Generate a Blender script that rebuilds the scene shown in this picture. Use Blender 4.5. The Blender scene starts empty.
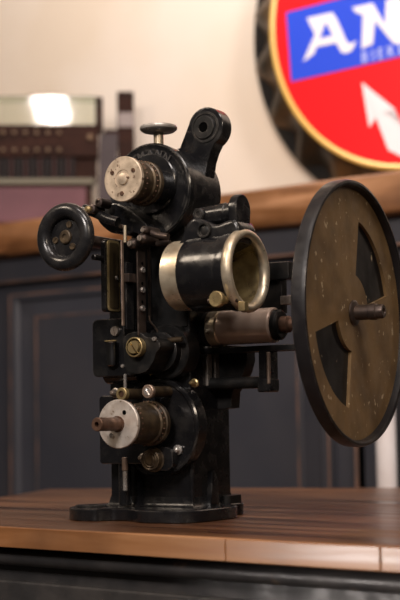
import bpy, bmesh, math, random
from mathutils import Vector, Matrix
random.seed(7)
C = bpy.context.scene.collection
PI = math.pi
R_ = math.radians

# ------------------------------------------------------------------ camera
F = 1417.0                                    # 85 mm lens on a 36 mm high frame, in picture units
PITCH = math.atan(120 / F); ROLL = R_(1.0)
TT = 0.90                                     # worktop height
CAM = Vector((0, 0, TT + 0.10))
_f = Vector((0, math.cos(PITCH), math.sin(PITCH)))
_r = Vector((1, 0, 0)); _u = Vector((0, -math.sin(PITCH), math.cos(PITCH)))
CR = _r * math.cos(ROLL) - _u * math.sin(ROLL)
CU = _r * math.sin(ROLL) + _u * math.cos(ROLL)

def ray(px, py): return CR * ((px - 200) / F) + CU * ((300 - py) / F) + _f
def on_z(px, py, z):
    d = ray(px, py); return CAM + d * ((z - CAM.z) / d.z)
def on_plane(px, py, p, n):
    d = ray(px, py); return CAM + d * ((p - CAM).dot(n) / d.dot(n))

cd = bpy.data.cameras.new('camera'); cam = bpy.data.objects.new('camera', cd); C.objects.link(cam)
m = Matrix.Identity(4)
for i in range(3):
    m[i][0] = CR[i]; m[i][1] = CU[i]; m[i][2] = -_f[i]; m[i][3] = CAM[i]
cam.matrix_world = m
cd.sensor_fit = 'VERTICAL'; cd.sensor_height = 36; cd.sensor_width = 24; cd.lens = 85.02
cd.clip_start = 0.05
cd.dof.use_dof = True; cd.dof.focus_distance = 1.41; cd.dof.aperture_fstop = 6.0
bpy.context.scene.camera = cam

# ------------------------------------------------------------------ frames
MY = R_(32)                                   # the projector's turn
MX_ = Vector((math.cos(MY), -math.sin(MY), 0)); MY_ = Vector((math.sin(MY), math.cos(MY), 0))
M0 = on_z(163, 516, TT)
def A(px, py, y):                             # point of the projector's plane Y = y
    q = on_plane(px, py, M0 + MY_ * y, MY_) - M0
    return Vector((q.dot(MX_), y, q.z))
def B(px, py, x):                             # point of the projector's plane X = x
    q = on_plane(px, py, M0 + MX_ * x, MX_) - M0
    return Vector((x, q.dot(MY_), q.z))
FY = R_(36)                                   # the sideboard's turn
FU = Vector((math.cos(FY), -math.sin(FY), 0)); FB = Vector((math.sin(FY), math.cos(FY), 0))
S0 = on_plane(200, 205, Vector((0, 2.55, 0)), Vector((0, 1, 0)))
SF = Vector((S0.x, S0.y, 0))
def G(px, py, y):                             # point of the sideboard's plane, y behind its front
    q = on_plane(px, py, S0 + FB * y, FB) - SF
    return Vector((q.dot(FU), y, q.z))

# ------------------------------------------------------------------ materials
def mat(name, col, rough=0.5, metal=0.0, spec=0.5, coat=0.0, var=None, scale=20, vlo=.4, vhi=.65, bump=0.0, bscale=60,
        speck=None, sscale=90, sthr=.68, rvar=0.0, stretch=(1, 1, 1), em=None, ems=0):
    M = bpy.data.materials.new(name); M.use_nodes = True
    nt = M.node_tree; b = nt.nodes['Principled BSDF']
    b.inputs['Base Color'].default_value = (*col, 1); b.inputs['Roughness'].default_value = rough
    b.inputs['Metallic'].default_value = metal; b.inputs['Specular IOR Level'].default_value = spec
    b.inputs['Coat Weight'].default_value = coat; b.inputs['Coat Roughness'].default_value = .12
    if em: b.inputs['Emission Color'].default_value = (*em, 1); b.inputs['Emission Strength'].default_value = ems
    tc = nt.nodes.new('ShaderNodeTexCoord'); mp = nt.nodes.new('ShaderNodeMapping')
    nt.links.new(tc.outputs['Object'], mp.inputs['Vector']); mp.inputs['Scale'].default_value = stretch
    def noise(s, det=6):
        n = nt.nodes.new('ShaderNodeTexNoise'); n.inputs['Scale'].default_value = s; n.inputs['Detail'].default_value = det
        nt.links.new(mp.outputs['Vector'], n.inputs['Vector']); return n
    def ramp(src, lo, hi):
        r = nt.nodes.new('ShaderNodeMapRange'); r.inputs['From Min'].default_value = lo; r.inputs['From Max'].default_value = hi
        nt.links.new(src, r.inputs['Value']); return r.outputs['Result']
    def mix(fac, a, bb):
        x = nt.nodes.new('ShaderNodeMix'); x.data_type = 'RGBA'; nt.links.new(fac, x.inputs[0])
        if isinstance(a, tuple): x.inputs[6].default_value = (*a, 1)
        else: nt.links.new(a, x.inputs[6])
        x.inputs[7].default_value = (*bb, 1); return x.outputs[2]
    cur = col
    if var: cur = mix(ramp(noise(scale).outputs['Fac'], vlo, vhi), cur, var)
    if speck: cur = mix(ramp(noise(sscale, 3).outputs['Fac'], sthr, sthr + .05), cur, speck)
    if not isinstance(cur, tuple): nt.links.new(cur, b.inputs['Base Color'])
    if rvar:
        r = nt.nodes.new('ShaderNodeMapRange'); r.inputs['From Min'].default_value = .35; r.inputs['From Max'].default_value = .65
        r.inputs['To Min'].default_value = max(.03, rough - rvar); r.inputs['To Max'].default_value = min(1, rough + rvar)
        nt.links.new(noise(scale * 1.7).outputs['Fac'], r.inputs['Value']); nt.links.new(r.outputs['Result'], b.inputs['Roughness'])
    if bump:
        bp = nt.nodes.new('ShaderNodeBump'); bp.inputs['Strength'].default_value = bump; bp.inputs['Distance'].default_value = .001
        nt.links.new(noise(bscale).outputs['Fac'], bp.inputs['Height']); nt.links.new(bp.outputs['Normal'], b.inputs['Normal'])
    return M

K = {}
K['enamel'] = mat('black_enamel', (.007, .007, .008), .24, 0, .35, .15, var=(.018, .017, .016), scale=45, vlo=.5, vhi=.75, bump=.10, bscale=160, rvar=.1)
K['enamel_dull'] = mat('dull_black_enamel', (.008, .008, .008), .42, 0, .2, 0, var=(.022, .019, .017), scale=60, vlo=.5, vhi=.75, bump=.2, bscale=200, rvar=.1)
K['rubber'] = mat('black_bakelite', (.009, .009, .010), .26, 0, .4, .1, var=(.018, .017, .017), scale=60, bump=.05, rvar=.06)
K['steel'] = mat('worn_steel', (.42, .38, .34), .38, .75, var=(.22, .18, .15), scale=70, rvar=.12)
K['chrome'] = mat('bright_steel', (.70, .67, .64), .26, .8, var=(.45, .40, .36), scale=80, rvar=.08)
K['dark_steel'] = mat('dark_steel', (.12, .09, .075), .40, .8, var=(.06, .045, .04), scale=70, rvar=.12)
K['brass_dark'] = mat('dark_tarnished_brass', (.10, .075, .04), .4, .7, var=(.06, .045, .028), scale=40, rvar=.1)
K['dark_chrome'] = mat('dark_chrome', (.20, .20, .21), .16, 1, rvar=.05)
K['disc'] = mat('aged_nickel', (.56, .455, .345), .45, .5, var=(.34, .27, .20), scale=90, speck=(.14, .09, .06), sscale=240, sthr=.62, rvar=.1)
K['disc_clean'] = mat('turned_nickel', (.56, .51, .46), .42, .5, var=(.42, .36, .31), scale=120, speck=(.2, .15, .1), sscale=260, sthr=.66, rvar=.1)
K['brass'] = mat('tarnished_brass', (.46, .36, .18), .36, .75, var=(.27, .20, .10), scale=80, rvar=.1)
K['nickel'] = mat('yellowed_nickel', (.62, .54, .41), .36, .72, var=(.42, .34, .24), scale=60, rvar=.1)
K['bronze'] = mat('bronze_steel', (.44, .33, .26), .38, .75, var=(.27, .19, .145), scale=50, rvar=.08)
K['turned'] = mat('turned_bronze_steel', (.58, .45, .37), .36, .35, var=(.46, .34, .27), scale=50, rvar=.06)
K['letter'] = mat('rubbed_letter', (.05, .046, .045), .35, .3, rvar=.1)
K['cap_steel'] = mat('worn_nickel_cap', (.42, .39, .355), .36, .45, var=(.26, .23, .20), scale=60, rvar=.1)
K['drum'] = mat('browned_drum', (.045, .032, .021), .42, .5, var=(.10, .07, .04), scale=90, rvar=.1)
K['rust'] = mat('browned_steel', (.16, .09, .06), .45, .7, var=(.08, .045, .03), scale=120, rvar=.1)
K['flydisc'] = mat('brown_metal_disc', (.22, .138, .062), .5, .2, var=(.14, .088, .042), scale=28, speck=(.5, .40, .26), sscale=130, sthr=.66, bump=.15, bscale=200, rvar=.1)
K['flyrim'] = mat('black_rim', (.010, .009, .010), .38, 0, .28, .0, var=(.026, .023, .022), scale=35, vlo=.5, vhi=.75, bump=.15, bscale=120, rvar=.1)
K['flyback'] = mat('scratched_black_plate', (.006, .006, .007), .4, 0, .2, 0, speck=(.4, .33, .22), sscale=75, sthr=.69, rvar=.1)
K['dark'] = mat('bore_black', (.002, .002, .002), .8, 0, .0)
K['screen_pink'] = mat('mauve_panel', (.115, .052, .062), .6, 0, .2, var=(.15, .068, .08), scale=8)
K['panel'] = mat('grey_paint', (.036, .037, .047), .42, 0, .4, var=(.045, .044, .052), scale=6, bump=.1, bscale=40, rvar=.06)
K['worn'] = mat('worn_paint_edge', (.19, .105, .075), .5, var=(.07, .056, .054), scale=16, vlo=.42, vhi=.66)
K['cabinet'] = mat('charcoal_paint', (.030, .029, .030), .42, 0, .5, var=(.05, .046, .045), scale=25, bump=.55, bscale=110, speck=(.12, .085, .06), sscale=26, sthr=.70, rvar=.1)
K['till'] = mat('dark_stained_wood', (.020, .008, .0055), .55, 0, .08, var=(.036, .0135, .0085), scale=8, stretch=(1, 1, 6))
K['till_grey'] = mat('grey_stained_board', (.042, .031, .034), .5, 0, .2, var=(.06, .045, .047), scale=10)
K['key'] = mat('brass_key', (.16, .10, .055), .5, .3)
K['slat'] = mat('black_key_bar', (.010, .006, .006), .5, 0, .15)
K['slat_red'] = mat('reddish_key_bar', (.030, .010, .009), .5, 0, .15)
K['strip'] = mat('pale_strip', (.11, .095, .06), .5, .1)
K['label'] = mat('cream_paper', (.26, .22, .21), .6, 0, .2)
K['red'] = mat('sign_red', (.80, .012, .018), .35, coat=.2)
K['blue'] = mat('sign_blue', (.030, .085, .75), .35, coat=.2)
K['white'] = mat('sign_white', (.86, .84, .88), .4)
K['pale_blue'] = mat('sign_pale_letter', (.60, .66, .95), .4)
K['ring'] = mat('sign_yellow_edge', (.78, .48, .12), .35, .1)
K['cap'] = mat('dark_cap_metal', (.035, .025, .015), .34, .5, var=(.24, .135, .055), scale=9, vlo=.45, vhi=.7)
K['cap_black'] = mat('black_cap_edge', (.010, .009, .009), .4, .2, var=(.02, .016, .012), scale=9)
K['post'] = mat('white_gloss_paint', (.85, .80, .80), .25, coat=.3, var=(.72, .64, .62), scale=9)
K['wall'] = mat('cream_plaster', (.80, .71, .62), .9, 0, .2, var=(.74, .63, .51), scale=2.2, vlo=.42, vhi=.62, bump=.3, bscale=6, speck=(.70, .42, .32), sscale=7, sthr=.735)
K['floor'] = mat('dark_floor', (.06, .045, .035), .5, var=(.04, .03, .025), scale=3)

def edge_wear(M, col=(.30, .27, .24), rad=.0011, lo=.10, hi=.45):
    """bare metal where the paint has rubbed off the edges, broken up by noise"""
    nt = M.node_tree; b = nt.nodes['Principled BSDF']; L = nt.links.new
    bv = nt.nodes.new('ShaderNodeBevel'); bv.samples = 6; bv.inputs['Radius'].default_value = rad
    ge = nt.nodes.new('ShaderNodeNewGeometry'); dt = nt.nodes.new('ShaderNodeVectorMath'); dt.operation = 'DOT_PRODUCT'
    L(bv.outputs['Normal'], dt.inputs[0]); L(ge.outputs['True Normal'], dt.inputs[1])
    tc = nt.nodes.new('ShaderNodeTexCoord'); n = nt.nodes.new('ShaderNodeTexNoise'); n.inputs['Scale'].default_value = 75; n.inputs['Detail'].default_value = 5
    L(tc.outputs['Object'], n.inputs['Vector'])
    m1 = nt.nodes.new('ShaderNodeMath'); m1.operation = 'SUBTRACT'; m1.inputs[0].default_value = 1; L(dt.outputs['Value'], m1.inputs[1])
    m2 = nt.nodes.new('ShaderNodeMapRange'); m2.inputs['From Min'].default_value = .45; m2.inputs['From Max'].default_value = .65; L(n.outputs['Fac'], m2.inputs['Value'])
    m3 = nt.nodes.new('ShaderNodeMapRange'); m3.inputs['From Min'].default_value = lo * .3; m3.inputs['From Max'].default_value = hi * .5; L(m1.outputs[0], m3.inputs['Value'])
    m4 = nt.nodes.new('ShaderNodeMath'); m4.operation = 'MULTIPLY'; L(m2.outputs['Result'], m4.inputs[0]); L(m3.outputs['Result'], m4.inputs[1])
    mx = nt.nodes.new('ShaderNodeMix'); mx.data_type = 'RGBA'; L(m4.outputs[0], mx.inputs[0])
    src = b.inputs['Base Color'].links[0].from_socket; L(src, mx.inputs[6]); mx.inputs[7].default_value = (*col, 1); L(mx.outputs[2], b.inputs['Base Color'])
    L(m4.outputs[0], b.inputs['Metallic'])
for _k in ('enamel', 'enamel_dull', 'flyrim'): edge_wear(K[_k])

def wood(name, c1, c2, c3, rough, coat=0., plank=0.0, ax=0, grain=1.0, spec=.5, dark=None):
    """grain runs along local axis `ax` (0 = x)"""
    M = bpy.data.materials.new(name); M.use_nodes = True; nt = M.node_tree; b = nt.nodes['Principled BSDF']
    L = nt.links.new
    tc = nt.nodes.new('ShaderNodeTexCoord'); mp = nt.nodes.new('ShaderNodeMapping'); L(tc.outputs['Object'], mp.inputs['Vector'])
    s = [26 * grain] * 3; s[ax] = 2.2 * grain; mp.inputs['Scale'].default_value = s
    n = nt.nodes.new('ShaderNodeTexNoise'); n.inputs['Scale'].default_value = 1.0; n.inputs['Detail'].default_value = 9; n.inputs['Distortion'].default_value = .6
    L(mp.outputs['Vector'], n.inputs['Vector'])
    cr = nt.nodes.new('ShaderNodeValToRGB'); e = cr.color_ramp.elements
    e[0].position = .30; e[0].color = (*c1, 1); e[1].position = .70; e[1].color = (*c3, 1)
    k = e.new(.5); k.color = (*c2, 1)
    L(n.outputs['Fac'], cr.inputs['Fac']); out = cr.outputs['Color']
    if plank:
        sx = nt.nodes.new('ShaderNodeSeparateXYZ'); L(tc.outputs['Object'], sx.inputs['Vector'])
        d = nt.nodes.new('ShaderNodeMath'); d.operation = 'DIVIDE'; L(sx.outputs[1 - ax], d.inputs[0]); d.inputs[1].default_value = plank
        fl = nt.nodes.new('ShaderNodeMath'); fl.operation = 'FLOOR'; L(d.outputs[0], fl.inputs[0])
        wn = nt.nodes.new('ShaderNodeTexWhiteNoise'); wn.noise_dimensions = '1D'; L(fl.outputs[0], wn.inputs['W'])
        hs = nt.nodes.new('ShaderNodeHueSaturation'); mr = nt.nodes.new('ShaderNodeMapRange')
        mr.inputs['To Min'].default_value = .72; mr.inputs['To Max'].default_value = 1.22
        L(wn.outputs['Value'], mr.inputs['Value']); L(mr.outputs['Result'], hs.inputs['Value']); L(out, hs.inputs['Color'])
        fr = nt.nodes.new('ShaderNodeMath'); fr.operation = 'FRACT'; L(d.outputs[0], fr.inputs[0])
        lt = nt.nodes.new('ShaderNodeMath'); lt.operation = 'LESS_THAN'; L(fr.outputs[0], lt.inputs[0]); lt.inputs[1].default_value = .022
        mx = nt.nodes.new('ShaderNodeMix'); mx.data_type = 'RGBA'; L(lt.outputs[0], mx.inputs[0]); L(hs.outputs['Color'], mx.inputs[6])
        mx.inputs[7].default_value = (c1[0] * .4, c1[1] * .4, c1[2] * .4, 1); out = mx.outputs[2]
    if dark:
        n2 = nt.nodes.new('ShaderNodeTexNoise'); n2.inputs['Scale'].default_value = 5; n2.inputs['Detail'].default_value = 5
        L(tc.outputs['Object'], n2.inputs['Vector'])
        r2 = nt.nodes.new('ShaderNodeMapRange'); r2.inputs['From Min'].default_value = .5; r2.inputs['From Max'].default_value = .72
        L(n2.outputs['Fac'], r2.inputs['Value'])
        mx = nt.nodes.new('ShaderNodeMix'); mx.data_type = 'RGBA'; L(r2.outputs['Result'], mx.inputs[0]); L(out, mx.inputs[6])
        mx.inputs[7].default_value = (*dark, 1); out = mx.outputs[2]
    L(out, b.inputs['Base Color'])
    b.inputs['Coat Weight'].default_value = coat; b.inputs['Coat Roughness'].default_value = .2; b.inputs['Specular IOR Level'].default_value = spec
    rr = nt.nodes.new('ShaderNodeMapRange'); rr.inputs['From Min'].default_value = .35; rr.inputs['From Max'].default_value = .65
    rr.inputs['To Min'].default_value = rough - .08; rr.inputs['To Max'].default_value = rough + .1
    L(n.outputs['Fac'], rr.inputs['Value']); L(rr.outputs['Result'], b.inputs['Roughness'])
    bp = nt.nodes.new('ShaderNodeBump'); bp.inputs['Strength'].default_value = .25; bp.inputs['Distance'].default_value = .001
    L(n.outputs['Fac'], bp.inputs['Height']); L(bp.outputs['Normal'], b.inputs['Normal'])
    return M
K['top'] = wood('worktop_wood', (.030, .011, .005), (.095, .040, .017), (.17, .078, .033), .34, .1, plank=.105, grain=1.0, dark=(.07, .032, .018))
K['edge'] = wood('lit_worn_edge_wood', (.13, .052, .018), (.24, .105, .040), (.34, .17, .078), .36, .05, grain=1.6, dark=(.13, .058, .026))  # paler than the board: worn varnish plus light painted into the colour
K['ledge'] = wood('ledge_wood', (.07, .024, .008), (.22, .092, .032), (.40, .20, .095), .45, .05, grain=1.1, dark=(.10, .040, .016))

gl = bpy.data.materials.new('clear_glass'); gl.use_nodes = True
_b = gl.node_tree.nodes['Principled BSDF']; _b.inputs['Base Color'].default_value = (.86, .92, .84, 1)
_b.inputs['Roughness'].default_value = .06; _b.inputs['Transmission Weight'].default_value = 1; _b.inputs['IOR'].default_value = 1.5
K['glass'] = gl
gl2 = bpy.data.materials.new('lens_glass'); gl2.use_nodes = True
_b = gl2.node_tree.nodes['Principled BSDF']; _b.inputs['Base Color'].default_value = (.75, .72, .55, 1)
_b.inputs['Roughness'].default_value = .05; _b.inputs['Transmission Weight'].default_value = .9; _b.inputs['IOR'].default_value = 1.5
K['lens'] = gl2

# ------------------------------------------------------------------ mesh helpers
def obj(name, bm, m, parent=None, smooth=35, shift=True):
    bmesh.ops.remove_doubles(bm, verts=bm.verts, dist=1e-6)
    bmesh.ops.recalc_face_normals(bm, faces=bm.faces)
    c = Vector((0, 0, 0))
    if shift and bm.verts:
        lo = Vector([min(v.co[i] for v in bm.verts) for i in range(3)]); hi = Vector([max(v.co[i] for v in bm.verts) for i in range(3)])
        c = (lo + hi) / 2
        for v in bm.verts: v.co -= c
    me = bpy.data.meshes.new(name); bm.to_mesh(me); bm.free()
    me.materials.append(K[m] if isinstance(m, str) else m)
    for p in me.polygons: p.use_smooth = True
    if hasattr(me, 'set_sharp_from_angle'): me.set_sharp_from_angle(angle=R_(smooth))
    o = bpy.data.objects.new(name, me); C.objects.link(o)
    wn = o.modifiers.new('weighted', 'WEIGHTED_NORMAL'); wn.keep_sharp = True; wn.weight = 60
    if parent is not None:
        o.parent = parent
        if parent.type == 'MESH': c = c - Vector(parent['_c'])
    o.location = c; o['_c'] = tuple(c if (parent is None or parent.type != 'MESH') else c + Vector(parent['_c']))
    return o
def empty(name, loc, rz, label, cat, group=None):
    o = bpy.data.objects.new(name, None); C.objects.link(o); o.location = loc; o.rotation_euler = (0, 0, rz)
    o.empty_display_size = .05
    o['label'] = label; o['category'] = cat
    if group: o['group'] = group
    return o
def tag(o, label, cat, group=None):
    o['label'] = label; o['category'] = cat
    if group: o['group'] = group
    return o
def struct(o): o['kind'] = 'structure'; return o
def lab(o, t): o['label'] = t; return o

def bev(bm, geom_edges, w, seg=2):
    if w > 0: bmesh.ops.bevel(bm, geom=geom_edges, offset=w, segments=seg, profile=.6, affect='EDGES', clamp_overlap=True)
def box(bm, lo, hi, w=.0008, seg=2):
    lo = Vector(lo); hi = Vector(hi)
    t = bmesh.new()
    r = bmesh.ops.create_cube(t, size=1)
    for v in t.verts: v.co = Vector([(lo[i] + hi[i]) / 2 + v.co[i] * (hi[i] - lo[i]) for i in range(3)])
    bev(t, list(t.edges), w, seg); merge(bm, t); return bm
def merge(bm, t):
    me = bpy.data.meshes.new('tmp'); t.to_mesh(me); t.free(); bm.from_mesh(me); bpy.data.meshes.remove(me)
AX = {'X': (Vector((1, 0, 0)), Vector((0, 1, 0)), Vector((0, 0, 1))),
      'Y': (Vector((0, 1, 0)), Vector((0, 0, 1)), Vector((1, 0, 0))),
      'Z': (Vector((0, 0, 1)), Vector((1, 0, 0)), Vector((0, 1, 0)))}
def frame(axis):
    if isinstance(axis, str): return AX[axis]
    a = Vector(axis).normalized(); b = a.orthogonal().normalized(); return a, b, a.cross(b)
def lathe(bm, c, axis, prof, seg=40, closed=False):
    """prof: (radius, distance along axis) ; r = 0 closes with a pole"""
    a, b, d = frame(axis); c = Vector(c); rings = []
    for r, h in prof:
        if r < 1e-7: rings.append([bm.verts.new(c + a * h)])
        else: rings.append([bm.verts.new(c + a * h + (b * math.cos(2 * PI * i / seg) + d * math.sin(2 * PI * i / seg)) * r) for i in range(seg)])
    pairs = list(zip(rings, rings[1:])) + ([(rings[-1], rings[0])] if closed else [])
    for p, q in pairs:
        for i in range(seg):
            j = (i + 1) % seg
            vs = [p[i if len(p) > 1 else 0], p[j if len(p) > 1 else 0], q[j if len(q) > 1 else 0], q[i if len(q) > 1 else 0]]
            u = []
            for v in vs:
                if v not in u: u.append(v)
            if len(u) > 2:
                try: bm.faces.new(u)
                except ValueError: pass
    return bm
def cyl(bm, p0, p1, r, seg=24, e=.0006, r1=None):
    p0 = Vector(p0); p1 = Vector(p1); h = (p1 - p0).length; r1 = r if r1 is None else r1; e = min(e, r * .4, h * .3)
    return lathe(bm, p0, p1 - p0, [(0, 0), (r - e, 0), (r, e), (r1, h - e), (r1 - e, h), (0, h)], seg)
def ringp(c, axis, ro, ri, h0, h1, e=.0005, seg=40, bm=None):
    bm = bm or bmesh.new()
    return lathe(bm, c, axis, [(ri, h0), (ro - e, h0), (ro, h0 + e), (ro, h1 - e), (ro - e, h1), (ri, h1)], seg, closed=True)
def prism(bm, poly, plane, a0, a1, w=.0008, seg=2):
    """poly: 2-D outline in `plane` ('XZ','YZ','XY'), extruded from a0 to a1 along the missing axis"""
    ix = {'XZ': (0, 2, 1), 'YZ': (1, 2, 0), 'XY': (0, 1, 2)}[plane]
    t = bmesh.new()
    def mk(p, a):
        v = [0, 0, 0]; v[ix[0]] = p[0]; v[ix[1]] = p[1]; v[ix[2]] = a; return t.verts.new(v)
    v0 = [mk(p, a0) for p in poly]; v1 = [mk(p, a1) for p in poly]; n = len(poly)
    f0 = t.faces.new(v0); f1 = t.faces.new(v1[::-1])
    for i in range(n): t.faces.new([v0[i], v1[i], v1[(i + 1) % n], v0[(i + 1) % n]])
    if w > 0:
        bmesh.ops.recalc_face_normals(t, faces=t.faces)
        bev(t, list(f0.edges) + list(f1.edges), w, seg)
    bmesh.ops.triangulate(t, faces=[f for f in t.faces if len(f.verts) > 4], ngon_method='EAR_CLIP')
    merge(bm, t); return bm
def arc(cx, cz, r, a0, a1, n=12):
    return [(cx + r * math.cos(R_(a0 + (a1 - a0) * i / n)), cz + r * math.sin(R_(a0 + (a1 - a0) * i / n))) for i in range(n + 1)]
def rrect(x0, z0, x1, z1, r, n=5):
    return arc(x1 - r, z1 - r, r, 0, 90, n) + arc(x0 + r, z1 - r, r, 90, 180, n) + arc(x0 + r, z0 + r, r, 180, 270, n) + arc(x1 - r, z0 + r, r, 270, 360, n)
def smooth_poly(pts, n=6):
    out = []; k = len(pts)
    for i in range(k):
        p0, p1, p2, p3 = [Vector((*pts[(i + j) % k], 0)) for j in (-1, 0, 1, 2)]
        for s in range(n):
            t = s / n
            q = .5 * ((2 * p1) + (p2 - p0) * t + (2 * p0 - 5 * p1 + 4 * p2 - p3) * t * t + (3 * p1 - p0 - 3 * p2 + p3) * t ** 3)
            out.append((q.x, q.y))
    return out
def tube(bm, pts, r, seg=12, n=8):
    pts = [Vector(p) for p in pts]; path = []
    ext = [pts[0] * 2 - pts[1]] + pts + [pts[-1] * 2 - pts[-2]]
    for i in range(1, len(ext) - 2):
        p0, p1, p2, p3 = ext[i - 1:i + 3]
        for s in range(n):
            t = s / n; path.append(.5 * ((2 * p1) + (p2 - p0) * t + (2 * p0 - 5 * p1 + 4 * p2 - p3) * t * t + (3 * p1 - p0 - 3 * p2 + p3) * t ** 3))
    path.append(pts[-1]); rings = []; up = None
    for i, p in enumerate(path):
        d = (path[min(i + 1, len(path) - 1)] - path[max(i - 1, 0)]).normalized()
        if up is None: up = d.orthogonal().normalized()
        up = (up - d * up.dot(d)).normalized(); s = d.cross(up)
        rings.append([bm.verts.new(p + (up * math.cos(2 * PI * k / seg) + s * math.sin(2 * PI * k / seg)) * r) for k in range(seg)])
    for a, b in zip(rings, rings[1:]):
        for k in range(seg): bm.faces.new([a[k], a[(k + 1) % seg], b[(k + 1) % seg], b[k]])
    bm.faces.new(rings[0][::-1]); bm.faces.new(rings[-1]); return bm
def screw_bm(c, axis, r, h=.003, ang=30, slot=.16):
    """slotted cheese-head: a low disc with two half discs standing on it, the slot between them"""
    bm = bmesh.new(); a, b, d = frame(axis); c = Vector(c)
    lathe(bm, c, axis, [(0, 0), (r, 0), (r, h * .55), (0, h * .55)], 24)
    for s in (1, -1):
        pts = []
        lim = math.asin(slot)
        for i in range(13):
            t = lim + (PI - 2 * lim) * i / 12; pts.append((r * math.cos(t), s * r * math.sin(t)))
        ca, sa = math.cos(R_(ang)), math.sin(R_(ang))
        v0 = []; v1 = []
        for x, y in pts:
            xx, yy = x * ca - y * sa, x * sa + y * ca
            v0.append(bm.verts.new(c + b * xx + d * yy + a * h * .5))
            v1.append(bm.verts.new(c + (b * xx + d * yy) * .93 + a * h))
        n = len(v0); bm.faces.new(v1)
        for i in range(n): bm.faces.new([v0[i], v0[(i + 1) % n], v1[(i + 1) % n], v1[i]])
    return bm
def tri_fill(bm, pts3):
    vs = [bm.verts.new(p) for p in pts3]; f = bm.faces.new(vs); bmesh.ops.triangulate(bm, faces=[f]); return bm

# ================================================================== PROJECTOR
P = empty('film_projector', M0, -MY, 'black enamelled antique film projector head with flywheel standing on the wooden worktop', 'film projector')
NB = bmesh.new
Yn = (0, -1, 0)

# ---- foot
foot = smooth_poly([(-.098, -.030), (-.090, -.070), (-.060, -.094), (-.030, -.094), (-.012, -.080), (.012, -.080), (.040, -.098), (.070, -.098),
                    (.100, -.085), (.108, -.055), (.108, -.015), (.098, .010), (.080, .022), (.080, .05), (.055, .066), (-.04, .066), (-.07, .045), (-.088, .01)], 6)
foot = [(.006 + (x_ - .006) * (.80 if x_ < 0 else .86), y_ * .97) for x_, y_ in foot]
b = prism(NB(), foot, 'XY', 0, .0125, .0022, 3)
base = obj('base', b, 'enamel', P)
# raised bosses around the bolt holes
pl = B(91, 504, 0); q = Vector((-.049, -.060, 0))
obj('bolt_boss', ringp((q.x, q.y, .0115), 'Z', .017, .0085, 0, .003, .001), 'enamel', P)
obj('bolt_boss', prism(NB(), rrect(.050, .022, .068, .052, .006), 'XY', .0, .021, .001), 'enamel_dull', P)
# ---- pedestal column
cl = -.041; cr = .060; cf = -.036; ck = .040
b = NB()
box(b, (cl, cf, .0105), (cr, ck, .225), .002, 3)
ped = obj('pedestal', b, 'enamel', P)
# flared skirt where column meets foot
b = NB()
for k, (e, h) in enumerate([(.010, .013), (.0055, .017), (.002, .025), (0, .036)]): pass
t = []
for e, h in [(.005, .0115), (.003, .0130), (.0015, .016), (.0006, .020), (-.001, .026)]:
    t.append([b.verts.new(v) for v in ((cl - e, cf - e, h), (cr + e, cf - e, h), (cr + e, ck + e, h), (cl - e, ck + e, h))])
for a_, c_ in zip(t, t[1:]):
    for i in range(4): b.faces.new([a_[i], a_[(i + 1) % 4], c_[(i + 1) % 4], c_[i]])
obj('pedestal_flare', b, 'enamel', P)
# worn corner bead and side rib
obj('corner_bead', tube(NB(), [(cr - .001, cf + .001, .014), (cr - .001, cf + .001, .03), (cr - .001, cf + .001, .085)], .0022), 'enamel', P)
rb = [(-.010, .0125), (.006, .0125), (.004, .040), (-.002, .048), (-.006, .047)]
obj('side_rib', prism(NB(), [(x_, z_) for x_, z_ in rb], 'YZ', cr - .001, cr + .006, .0012), 'enamel', P)

# ---- main body frame
b = NB()
box(b, (-.010, -.038, .195), (.058, .030, .345), .002, 3)
obj('body_frame', b, 'enamel_dull', P)

# ---- lower gear cover and its plates
lc = A(156, 427, -.052)
b = NB()
lathe(b, (lc.x, 0, lc.z), 'Y', [(0, -.050), (.044, -.050), (.046, -.0515), (.0485, -.0515), (.0500, -.050), (.0500, -.034), (0, -.034)], 64)
low = obj('lower_gear_cover', b, 'enamel', P)
p0 = A(99, 396, -.060); p1 = A(99, 464, -.060)
b = prism(NB(), rrect(p0.x, p1.z, lc.x + .004, p0.z, .004), 'XZ', -.060, -.035, .0012)
obj('sprocket_plate', b, 'enamel', P)
b = prism(NB(), rrect(lc.x - .012, lc.z - .044, lc.x + .026, lc.z - .02, .008), 'XZ', -.062, -.048, .0015)
obj('clamp_plate', b, 'enamel', P)
def sprocket(c, r, disc_r, y0, y1, name, dm, parent=P, zdet=True):
    """toothed film sprocket, axis Y from y0 (front disc) to y1"""
    o_ = NB(); L_ = y1 - y0
    lathe(o_, (c.x, y0, c.z), 'Y', [(0, .0035), (disc_r * .96, .0035), (disc_r * .96, .006), (r, .008), (r, .0125), (r * .93, .014), (r * .93, L_ - .014), (r, L_ - .0125),
                                    (r, L_ - .006), (r * 1.06, L_ - .005), (r * 1.06, L_), (0, L_)], 56)
    d = obj(name, o_, 'drum', parent)
    n = 26
    for row in (.0103, L_ - .0095):
        tt = NB()
        for i in range(n):
            a_ = 2 * PI * i / n; u_ = Vector((math.cos(a_), 0, math.sin(a_)))
            w_ = Vector((-math.sin(a_), 0, math.cos(a_)))
            ct = Vector((c.x, y0 + row, c.z))
            vs = []
            for rr, hw in ((r - .0005, .0008), (r + .0012, .0004)):
                for sx, sy in ((-1, -1), (1, -1), (1, 1), (-1, 1)): vs.append(tt.verts.new(ct + u_ * rr + w_ * hw * sx + Vector((0, hw * sy, 0))))
            for fi in ((0, 1, 5, 4), (1, 2, 6, 5), (2, 3, 7, 6), (3, 0, 4, 7), (4, 5, 6, 7)): tt.faces.new([vs[k] for k in fi])
        obj('sprocket_teeth', tt, 'rust', d)
    return d
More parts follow.
